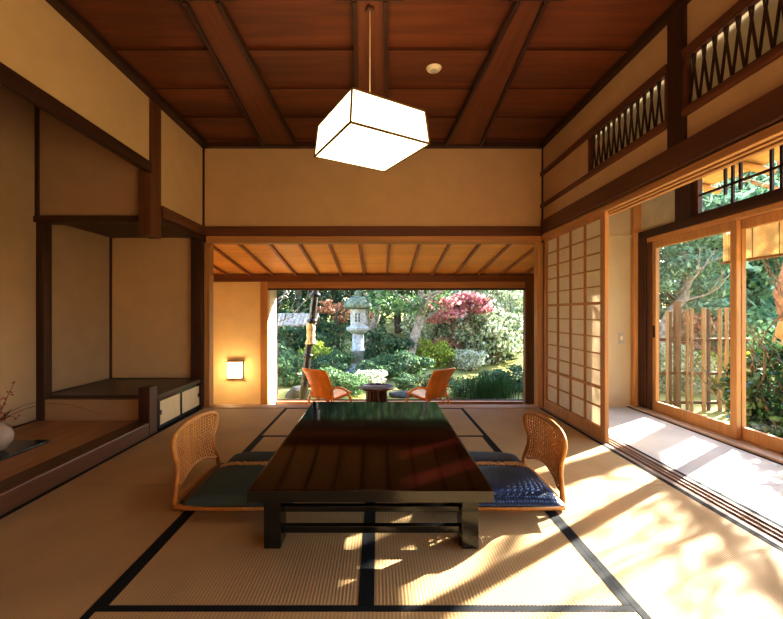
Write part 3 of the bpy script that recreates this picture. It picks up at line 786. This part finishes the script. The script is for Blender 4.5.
# ---- background evergreens: three crowns shared by all the copies
def make_tree(name, label, cat, h, crown, leafn, size, mat, seed, trunk_r=.14, bark='bark', aspect=.55, trunk_to=.7, group=None, lean=(0,0)):
    t = thing(name, label, cat, (0,0,0), 0, group); rn = random.Random(seed)
    tr = MB(); pts = []
    for k in range(9):
        q = k/8; pts.append((lean[0]*q*h+.06*math.sin(q*7+seed), lean[1]*q*h+.05*math.cos(q*6+seed), q*h*trunk_to-.1))
    tr.tube(pts, [trunk_r*(1.25-.85*k/8) for k in range(9)], 9)
    for k in range(6):
        a = 2*math.pi*k/6+seed; p = pts[3+k % 5]
        limb(tr, p, (math.cos(a), math.sin(a), .55), h*.28, trunk_r*.38, 1, rn, 6)
    tr.build('trunk', bark, t, True)
    leaves(crown, leafn, size, seed, aspect).build('foliage', LM[mat], t)
    return t
E1 = make_tree('evergreen_tree', '', 'tree', 6, clump(0,0,2.7,1.5,1.3,2.9,30,1), 5200, .19, 'deep', 11, .16)
E2 = make_tree('evergreen_tree', '', 'tree', 6, clump(0,0,2.6,1.7,1.3,2.7,34,2), 5200, .17, 'mid', 12, .15)
E3 = make_tree('evergreen_tree', '', 'tree', 6, clump(0,0,2.8,1.4,1.3,3.0,30,3), 4600, .20, 'blue', 13, .15)
E4 = make_tree('evergreen_tree', '', 'tree', 6, clump(0,0,2.6,1.5,1.3,2.8,32,5), 4600, .18, 'yel', 14, .14)
used = set()
def plant(proto, x, y, label, s=1.0, rz=None, dz=0, group=None):
    z = gz(x, y)+dz; rz = random.Random(x*13+y).uniform(0, 6) if rz is None else rz
    if proto.name not in used:
        used.add(proto.name); proto.location = (x, y, z); proto.rotation_euler = (0,0,rz); proto.scale = (s,)*3 if not isinstance(s, tuple) else s
        proto['label'] = label
        if group: proto['group'] = group
        return proto
    return dup(proto, (x, y, z), rz, label, group if group else '', s)
gA = 'dense trees closing the garden behind the picture window'
lA = 'dense tall tree in the backdrop of the garden seen through the picture window'
for i, (x, y, p) in enumerate([(-5.6,15.5,E1),(-4.3,17,E2),(-3.1,15.2,E1),(-1.8,16.5,E3),(-.5,15.0,E1),(.9,17,E2),(2.2,15.6,E1),(3.7,16.5,E3),(5.0,15,E1),(5.9,17.6,E2)]):
    plant(p, x, y, lA, .85+.1*((i*7) % 4)/3, group=gA)
for i, (x, y, p) in enumerate([(-6.4,20,E2),(-3.6,20.5,E1),(-.6,20.3,E2),(2.4,20.5,E1),(5.4,20.2,E2),(8.3,20.5,E1)]):
    plant(p, x, y, lA, 1.25, group=gA)
gB = 'pale trees far behind the bamboo fence'
lB = 'tall pale bluish tree far behind the bamboo fence, seen through the glass doors'
for i, (x, y, p) in enumerate([(8.4,10.8,E3),(10.3,11.9,E3),(11.3,12.3,E1),(13.3,13.1,E3),(15.2,15.0,E4),(12.8,13.6,E1)]):
    plant(p, x, y, lB, 1.05+.1*((i*5) % 3), group=gB)
# ---- stone lantern
sl = thing('stone_lantern', 'tall mossy stone lantern standing among round shrubs in the garden', 'stone lantern', (-.486, 9.5, -.5))
MB().lathe([(.36,0),(.37,.10),(.33,.16),(.22,.22),(.19,.26)], n=6).build('base', 'stone', sl, bevel=.015)
MB().lathe([(.15,.24),(.145,.54),(.175,.55),(.18,.60),(.145,.61),(.14,.97)], n=24).build('shaft', 'stone', sl, True)
MB().lathe([(.15,.97),(.24,1.02),(.31,1.07),(.32,1.13),(.25,1.155),(.22,1.18)], n=6).build('platform', 'stone', sl, bevel=.012)
MB().lathe([(.205,1.17),(.21,1.58),(.19,1.60)], n=6).build('fire_box', 'stone', sl, bevel=.01)
wn = MB().box(-.06,.06,-.196,-.180,1.26,1.48)
wn.build('window_opening', 'log', sl)  # flat dark panel, colours in the shade inside the fire box
wb = MB()
for x in (-.06, 0, .06): wb.box(x-.007,x+.007,-.203,-.19,1.26,1.48)
for z in (1.26, 1.333, 1.407, 1.48): wb.box(-.067,.067,-.203,-.19,z-.007,z+.007)
wb.build('window_lattice', 'stone', sl)
MB().lathe([(.22,1.58),(.335,1.60),(.36,1.64),(.33,1.72),(.26,1.81),(.15,1.88),(.08,1.90)], n=24).build('roof', 'moss', sl, True)
MB().lathe([(.075,1.89),(.10,1.93),(.085,1.98),(.03,2.05),(.0,2.07)], n=16).build('finial', 'moss', sl, True)
# ---- black pole with a rope wrap outside the window
pp = thing('garden_pole', 'dark knotted pole with a tan rope wrap just outside the picture window', 'pole', (-1.24, 6.45, -.52))
pts = [(0,0,0),(.03,0,.35),(.075,0,.75),(.12,0,1.1),(.17,0,1.5),(.215,0,1.9),(.25,0,2.4),(.28,0,2.9)]
MB().tube(pts, [.066,.064,.06,.058,.056,.054,.052,.05], 14).build('shaft', 'log', pp, True)
for z, x in ((.46,.045),(.80,.081),(1.37,.153),(1.80,.204)):
    MB().lathe([(.058,-.035),(.084,-.012),(.084,.012),(.058,.035)], (x,0,z), 14).build('knot', 'log', pp, True)
MB().lathe([(.10,-.17),(.092,-.155),(.066,-.08),(.072,.0),(.066,.02),(.074,.11),(.064,.17)], (.131,0,1.16), 18).build('rope_wrap', 'straw2', pp, True)
# ---- thatched trellis
tl = thing('thatched_shelter', 'small grey thatched shelter on dark posts behind the knotted pole', 'shelter', (-2.35, 10.4, -.5))
th = MB(); rn = random.Random(3)
for i in range(70):
    x = -.75+1.5*i/69; th.bar((x, -.45+rn.uniform(-.03,.03), 1.16+rn.uniform(-.02,.02)), (x+rn.uniform(-.03,.03), 0, 1.46), .03, .03)
    th.bar((x, .45, 1.16), (x, 0, 1.46), .03, .03)
th.build('thatched_roof', 'thatch', tl)
for x in (-.6, .6):
    for y in (-.32, .32): MB().tube([(x,y,-.05),(x,y,1.24)], .03, 8).build('post', 'log', tl)
# ---- mid trees seen through the picture window
t = thing('bare_tree', 'bare pale branched tree reaching over the thatched shelter', 'tree', (-2.9, 9.3, gz(-2.9, 9.3)))
rn = random.Random(21); tb_ = MB(); tb_.tube([(-.2,0,-.1),(-.1,0,.6),(.0,0,1.2),(.25,0,1.7)], [.06,.05,.04,.03], 7)
for k in range(9): limb(tb_, (.05*k-.1, 0, .8+.12*k), (rn.uniform(-.2,1), rn.uniform(-.5,.5), rn.uniform(.0,.6)), 1.1, .018, 2, rn, 5, .6)
tb_.build('trunk', 'barkp', t, True)
t = thing('pale_trunk_tree', 'tree with forked leaning pale trunk right behind the stone lantern', 'tree', (-.25, 10.8, gz(-.25, 10.8)))
tb_ = MB(); tb_.tube([(-.15,0,-.2),(.0,0,.5),(.08,0,.9),(.22,.0,1.3),(.26,.0,1.9),(.5,0,2.6)], [.15,.12,.11,.10,.09,.06], 9)
tb_.tube([(.06,0,.85),(-.05,0,1.2),(-.02,.0,1.7),(-.3,0,2.4)], [.08,.065,.055,.04], 8)
for k in range(7): limb(tb_, (.25, 0, 1.6+.1*k), (rn.uniform(-1,1), rn.uniform(-.6,.6), .5), 1.2, .03, 2, rn, 5)
tb_.build('trunk', 'barkp', t, True)
leaves(clump(.1,0,2.7,1.3,.9,.9,14,8), 2200, .11, 31).build('foliage', LM['mid'], t)
t = thing('broadleaf_tree', 'green tree with thick grey leaning trunk beyond the round side table', 'tree', (.78, 9.9, gz(.78, 9.9)))
tb_ = MB(); tb_.tube([(-.06,0,-.2),(.0,0,.3),(.10,0,.7),(.24,0,1.1),(.34,.05,1.6),(.3,.1,2.2),(.45,.1,2.9)], [.20,.15,.125,.115,.10,.08,.06], 10)
for k in range(9): limb(tb_, (.3, .05, 1.2+.15*k), (rn.uniform(-1,1), rn.uniform(-.8,.8), .3), 1.5, .04, 2, rn, 6)
tb_.build('trunk', 'barkp', t, True)
leaves(clump(-.25,0,2.0,1.15,.8,.75,14,9)+clump(-.2,0,3.0,1.5,1.2,.8,14,10), 5200, .10, 32).build('foliage', LM['mid'], t)
t = thing('maple_tree', 'maple with crimson pink autumn leaves above the sunlit lawn', 'tree', (2.15, 10.9, gz(2.15, 10.9)))
tb_ = MB(); tb_.tube([(.1,0,-.2),(.0,0,.6),(-.08,0,1.2),(.1,0,2.0)], [.09,.07,.06,.04], 8)
for k in range(8): limb(tb_, (0, 0, .7+.12*k), (rn.uniform(-1,1), rn.uniform(-.6,.6), .4), 1.2, .028, 2, rn, 5)
tb_.build('trunk', 'bark', t, True)
leaves(clump(-.1,-.2,1.6,1.2,.7,.5,20,12,.34), 4200, .085, 33, .8).build('foliage', LM['red'], t)
t = thing('maple_tree', 'smaller rust coloured maple tucked between the stone lantern and knotted pole', 'tree', (-1.2, 11.3, gz(-1.2, 11.3)))
tb_ = MB(); tb_.tube([(0,0,-.2),(.05,0,.6),(.0,0,1.5)], [.06,.05,.03], 7)
for k in range(6): limb(tb_, (0, 0, .5+.15*k), (rn.uniform(-1,1), rn.uniform(-.6,.6), .4), .9, .02, 1, rn, 5)
tb_.build('trunk', 'bark', t, True)
leaves(clump(.15,-.1,1.35,.95,.5,.5,12,14,.3), 1300, .085, 34, .8).build('foliage', LM['rust'], t)
# ---- shrubs
def make_shrub(name, rx, ry, rz, n, size, mat, seed, k=10, aspect=.55, fill=.3):
    t = thing(name, '', 'shrub'); rn = random.Random(seed)
    s_ = MB()
    for q in range(7):
        a = q*.9; limb(s_, (.05*math.cos(a), .05*math.sin(a), -.05), (math.cos(a), math.sin(a), 1.1), rz*1.1, .015, 1, rn, 5)
    s_.build('stem', 'bark', t)
    leaves([(0,0,rz*.75,rx*.8,ry*.8,rz*.8)]+clump(0,0,rz*.85,rx,ry,rz*.95,k,seed,.35), n, size, seed, aspect, False, fill).build('foliage', LM[mat], t)
    return t
S_mid = make_shrub('round_shrub', .6, .6, .42, 2600, .065, 'mid', 41)
S_deep = make_shrub('round_shrub', .6, .6, .42, 2600, .07, 'deep', 42)
S_yel = make_shrub('round_shrub', .6, .6, .42, 2200, .07, 'yel', 43)
S_pale = make_shrub('pale_shrub', .6, .6, .6, 2600, .065, 'pale', 44, 14)
S_white = make_shrub('blossom_shrub', .45, .45, .36, 1700, .06, 'white', 45)
S_rust = make_shrub('round_shrub', .6, .6, .42, 2000, .07, 'rust', 46)
gS = 'clipped green shrubs around the stone lantern'; lS = 'rounded clipped green shrub among others around the stone lantern'
for x, y, p, s in [(-1.85,7.9,S_mid,1.0),(-1.15,8.4,S_deep,.85),(-.95,7.5,S_mid,.72),(-1.55,9.3,S_yel,1.1),(-.2,8.3,S_deep,.72),(-2.3,8.9,S_deep,1.15),(.2,9.0,S_mid,.85),(-1.15,9.5,S_mid,1.0),(-2.6,10.9,S_deep,1.5),(-1.6,11.0,S_deep,1.7),(.1,10.3,S_deep,1.4),(-.45,7.2,S_mid,.6),(.62,8.7,S_deep,.95)]:
    plant(p, x, y, lS, s, group=gS)
plant(S_white, -.12, 7.6, 'pale white flecked shrub directly behind the round side table', .75)
plant(S_white, 2.25, 9.9, 'bright white blossom shrub under the crimson maple', 1.0)
plant(S_yel, 1.45, 10.2, 'bright yellow green shrub beside the thick grey trunk', 1.0)
plant(S_rust, 1.85, 10.9, 'rust tinted shrub below the crimson maple', 1.1)
gP = 'tall pale shrubs at the far end of the lawn'; lP = 'tall pale grey green shrub at the far end of the lawn'
for x, y, s in [(3.15,11.0,1.75),(3.95,12.0,1.9),(2.9,12.6,2.3),(4.3,12.5,2.4),(1.6,12.2,1.9),(3.6,13.2,2.7),(4.7,13.7,2.2)]: plant(S_pale, x, y, lP, s, group=gP)
gL = 'low dark green shrubs below the picture window'; lL = 'low dark green shrub in the border along the near side of the lawn'
for x, y, p, s in [(1.0,7.1,S_deep,.6),(1.5,6.95,S_mid,.55),(2.05,7.2,S_deep,.6),(2.6,7.3,S_deep,.7),(.55,7.6,S_deep,.5),(3.3,7.6,S_deep,.8)]: plant(p, x, y, lL, s, group=gL)
# reeds
rd = MB(); rn = random.Random(8)
for i in range(260):
    x = rn.gauss(0, .22); y = rn.gauss(0, .12); hgt = rn.uniform(.25, .52); lx = rn.uniform(-.12,.12)
    rd.add([(x-.006,y,0),(x+.006,y,0),(x+lx*.5+.005,y,hgt*.6),(x+lx,y,hgt),(x+lx*.5-.005,y,hgt*.6)], [(0,1,2,3,4)])
o = rd.build('reed_grass', LM['reed'], None, loc=(1.95, 6.75, -.5)); tag(o, 'tuft of upright dark green reed blades below the window behind the armchair', 'grass'); o['kind'] = 'stuff'
# rocks
def rock(x, y, s, seed, label, mat='rock'):
    rn = random.Random(seed); bmm = bmesh.new(); bmesh.ops.create_icosphere(bmm, subdivisions=3, radius=1)
    ph = [rn.uniform(0, 6) for _ in range(6)]
    for v in bmm.verts:
        p = v.co; f = 1+.16*math.sin(2.3*p.x+ph[0])*math.cos(1.9*p.y+ph[1])+.10*math.sin(4*p.z+ph[2]+2*p.x)
        v.co = Vector((p.x*s[0]*f, p.y*s[1]*f, p.z*s[2]*f))
    me = bpy.data.meshes.new('garden_rock'); bmm.to_mesh(me); bmm.free(); me.materials.append(M[mat])
    o = bpy.data.objects.new('garden_rock', me); COL.objects.link(o); o.location = (x, y, gz(x, y)+s[2]*.35); tag(o, label, 'rock')
rock(-1.42, 6.9, (.20,.17,.13), 1, 'dark grey rock at the foot of the knotted pole')
rock(-1.02, 7.0, (.16,.14,.10), 2, 'small grey rock behind the armchair by the pole')
rock(.42, 7.0, (.20,.16,.09), 3, 'low grey rock between the side table and the lawn')
rock(.95, 6.6, (.16,.14,.07), 4, 'flat grey stone behind the armchair near the lawn')
# ---- right-hand garden
fe = thing('bamboo_fence', 'open bamboo fence of tall poles tied to dark rails outside the glass door', 'fence', (4.85, 5.9, -.5))
for x, r_, top, m_ in [(-.32,.062,1.66,'bamboo_d'),(-.50,.028,1.52,'bamboo'),(-.43,.035,1.50,'bamboo_d'),(-.20,.026,1.54,'bamboo'),(-.135,.030,1.55,'bamboo'),(.05,.036,1.56,'bamboo'),(.155,.030,1.54,'bamboo_d'),(.29,.036,1.56,'bamboo'),(.395,.032,1.57,'bamboo'),(.56,.033,1.55,'bamboo'),(.66,.03,1.55,'bamboo_d')]:
    p = MB(); n_ = 7; pr = []; r_ *= .8
    for k in range(n_):
        a = -.06+(top+.06)*k/n_; b_ = -.06+(top+.06)*(k+1)/n_
        pr += [(r_*.94, a+.004), (r_, a+.02), (r_, b_-.02), (r_*1.08, b_-.004)]
    p.lathe(pr, (x, -.02 if m_ == 'bamboo' else .02, 0), 10).build('bamboo_pole', m_, fe, True)
for z in (.13, .57, 1.08): MB().tube([(-.62,.0,z),(.75,.0,z)], .024, 8).build('rail', 'twig', fe, True)
t = thing('pine_tree', 'old pine with crooked pale trunk and bluish needle pads behind the bamboo fence', 'tree', (6.05, 8.2, gz(6.05, 8.2)))
tb_ = MB(); tb_.tube([(-.15,0,-.2),(-.12,0,.7),(-.05,0,1.2),(.1,0,1.5),(.38,0,1.8),(.5,.05,2.3),(.35,.1,2.9)], [.17,.14,.12,.11,.09,.07,.05], 9)
rn = random.Random(5)
for k in range(6): limb(tb_, (.1+.06*k, 0, 1.5+.2*k), (rn.uniform(-1,1), rn.uniform(-.7,.7), .15), .8, .03, 1, rn, 6, .8)
tb_.build('trunk', 'barkp', t, True)
leaves([(-.3,0,2.1,.5,.5,.22),(.35,-.1,2.45,.6,.5,.25),(.9,.1,2.0,.6,.5,.2),(1.15,0,2.6,.55,.5,.22),(-.1,.1,2.85,.55,.5,.25),(.5,0,3.2,.7,.6,.3),(.75,-.2,1.62,.5,.4,.16),(1.4,.2,3.1,.5,.5,.25),(-.5,.1,3.4,.5,.5,.25),(.1,0,3.9,.8,.6,.4),(-.75,0,2.5,.5,.5,.2),(-.7,.1,1.75,.4,.4,.15)], 9000, .12, 51, .34).build('foliage', LM['blue'], t)
plant(make_shrub('maple_shrub', .8, .7, .5, 2200, .07, 'rust', 52, 12, .8), 6.9, 8.9, 'low rust coloured maple shrub behind the bamboo poles', (1.25,1.1,1.9))
plant(S_deep, 8.4, 10.3, 'dark green bush behind the middle stile of the glass doors', (1.6,1.5,3.2))
plant(S_pale, 5.6, 7.4, 'pale sunlit shrub low behind the bamboo fence', 1.0)
plant(S_yel, 6.6, 7.5, 'yellow green shrub behind the end of the bamboo fence', 1.1)
plant(S_mid, 8.0, 8.6, 'mid green shrub far behind the camellia bush', (1.5,1.4,2.2))
plant(S_mid, 7.3, 7.6, 'green shrub beside the leaning pine trunk', (1.2,1.2,1.6))
cam_ = thing('camellia_bush', 'dense glossy dark green camellia bush just outside the glass door', 'shrub', (4.12, 3.85, -.52))
s_ = MB(); rn = random.Random(9)
for q in range(9): limb(s_, (.1*math.cos(q), .1*math.sin(q), 0), (math.cos(q*.7), math.sin(q*.7), 1.6), .95, .018, 2, rn, 5)
s_.build('stem', 'bark', cam_)
leaves([(0,0,.65,.56,.55,.6)]+clump(0,0,.68,.64,.62,.62,16,61,.3), 3600, .085, 61, .5, False, .35).build('foliage', LM['camel'], cam_)
plant(make_shrub('slender_shrub', .25, .25, .70, 800, .08, 'camel', 81, 9), 4.66, 4.75, 'slender dark leaved shrub between the bamboo fence and camellia bush')
c2 = thing('camellia_bush', 'tall loose camellia bush nearer the camera, outside the edge of the photo', 'shrub', (4.85, 3.25, -.52))  # unseen bush, added to break up the sun on the veranda mats
s_ = MB(); rn = random.Random(19)
for q in range(8): limb(s_, (.1*math.cos(q), .1*math.sin(q), 0), (math.cos(q*.8), math.sin(q*.8), 1.8), 1.4, .018, 2, rn, 5)
s_.build('stem', 'bark', c2)
leaves(clump(0,0,1.15,.72,.95,.72,26,91,.28), 4200, .085, 91, .5, False, .4).build('foliage', LM['camel'], c2)
t = thing('wrapped_pine', 'red barked pine trunk wearing a golden straw wrap behind the camellia bush', 'tree', (5.76, 5.4, -.5))
tb_ = MB(); tb_.tube([(-.05,0,-.1),(.0,0,.6),(.03,0,1.2),(-.03,0,1.5),(-.10,0,1.75),(-.02,0,2.05),(.05,0,2.4),(-.1,0,2.9),(.1,.1,3.6)], [.19,.17,.15,.15,.15,.13,.12,.10,.07], 12)
rn = random.Random(15)
tb_.tube([(-.02,0,2.3),(-.05,-.5,2.5),(-.25,-1.0,2.45),(-.3,-1.5,2.55)], [.04,.03,.022,.015], 7)
for k in range(8): limb(tb_, (0, 0, 2.5+.13*k), (rn.uniform(-1,1), rn.uniform(-1,1), .15), 1.2, .035, 2, rn, 6, .8)
tb_.build('trunk', 'barkr', t, True)
MB().lathe([(.34,.30),(.31,.62),(.26,.92),(.20,1.20),(.165,1.36),(.15,1.37)], (0,0,0), 22).build('straw_wrap', 'straw', t, True)
leaves([(-.2,-.9,2.45,.42,.35,.14),(-.4,-1.4,2.55,.45,.35,.14),(-.2,-1.15,2.22,.34,.30,.10),(.1,-1.7,2.3,.3,.4,.12),(.4,.5,3.2,.7,.6,.22),(-.5,.4,3.4,.6,.6,.22),(.1,-.3,3.7,.7,.7,.25),(.8,-.3,3.0,.5,.5,.18)], 1500, .14, 71, .14).build('foliage', LM['blue'], t)
#GARDEN-END
# ------------------------------------------------------------------ light & world
sun = bpy.data.lights.new('sun', 'SUN'); so = bpy.data.objects.new('sun', sun); COL.objects.link(so)
ELEV = R(22.2); d = Vector((-.83, -.55, 0)).normalized()*math.cos(ELEV) + Vector((0,0,-math.sin(ELEV)))
so.rotation_euler = d.to_track_quat('-Z', 'Y').to_euler(); sun.energy = 44; sun.color = (1, .94, .84); sun.angle = R(.6)
wd = bpy.data.worlds.new('sky'); scene.world = wd; wd.use_nodes = True
N = wd.node_tree.nodes; L = wd.node_tree.links; bg = N['Background']
sk = N.new('ShaderNodeTexSky'); sk.sky_type = 'NISHITA'; sk.sun_disc = False; sk.sun_elevation = R(28); sk.sun_rotation = math.atan2(.83, .55)
L.new(sk.outputs[0], bg.inputs[0]); bg.inputs[1].default_value = 1.2
def lamp(name, loc, e, c, r=.08):
    l = bpy.data.lights.new(name, 'POINT'); l.energy = e; l.color = c; l.shadow_soft_size = r
    o = bpy.data.objects.new(name, l); COL.objects.link(o); o.location = loc
lamp('rear_room_lamp', (0, -.9, 2.1), 2, (1, .60, .26), .25)  # unseen fill light added behind the camera, not a real lamp
lamp('terrace_lamp', (-2.02, 5.30, .17), 6.5, (1, .68, .34), .05)
scene.view_settings.view_transform = 'Standard'; scene.view_settings.look = 'None'; scene.view_settings.exposure = .18; scene.view_settings.gamma = .85
cy = scene.cycles
cy.max_bounces = 10; cy.diffuse_bounces = 5; cy.transparent_max_bounces = 24; cy.sample_clamp_indirect = 6; cy.use_denoising = True
cy.caustics_reflective = False; cy.caustics_refractive = False
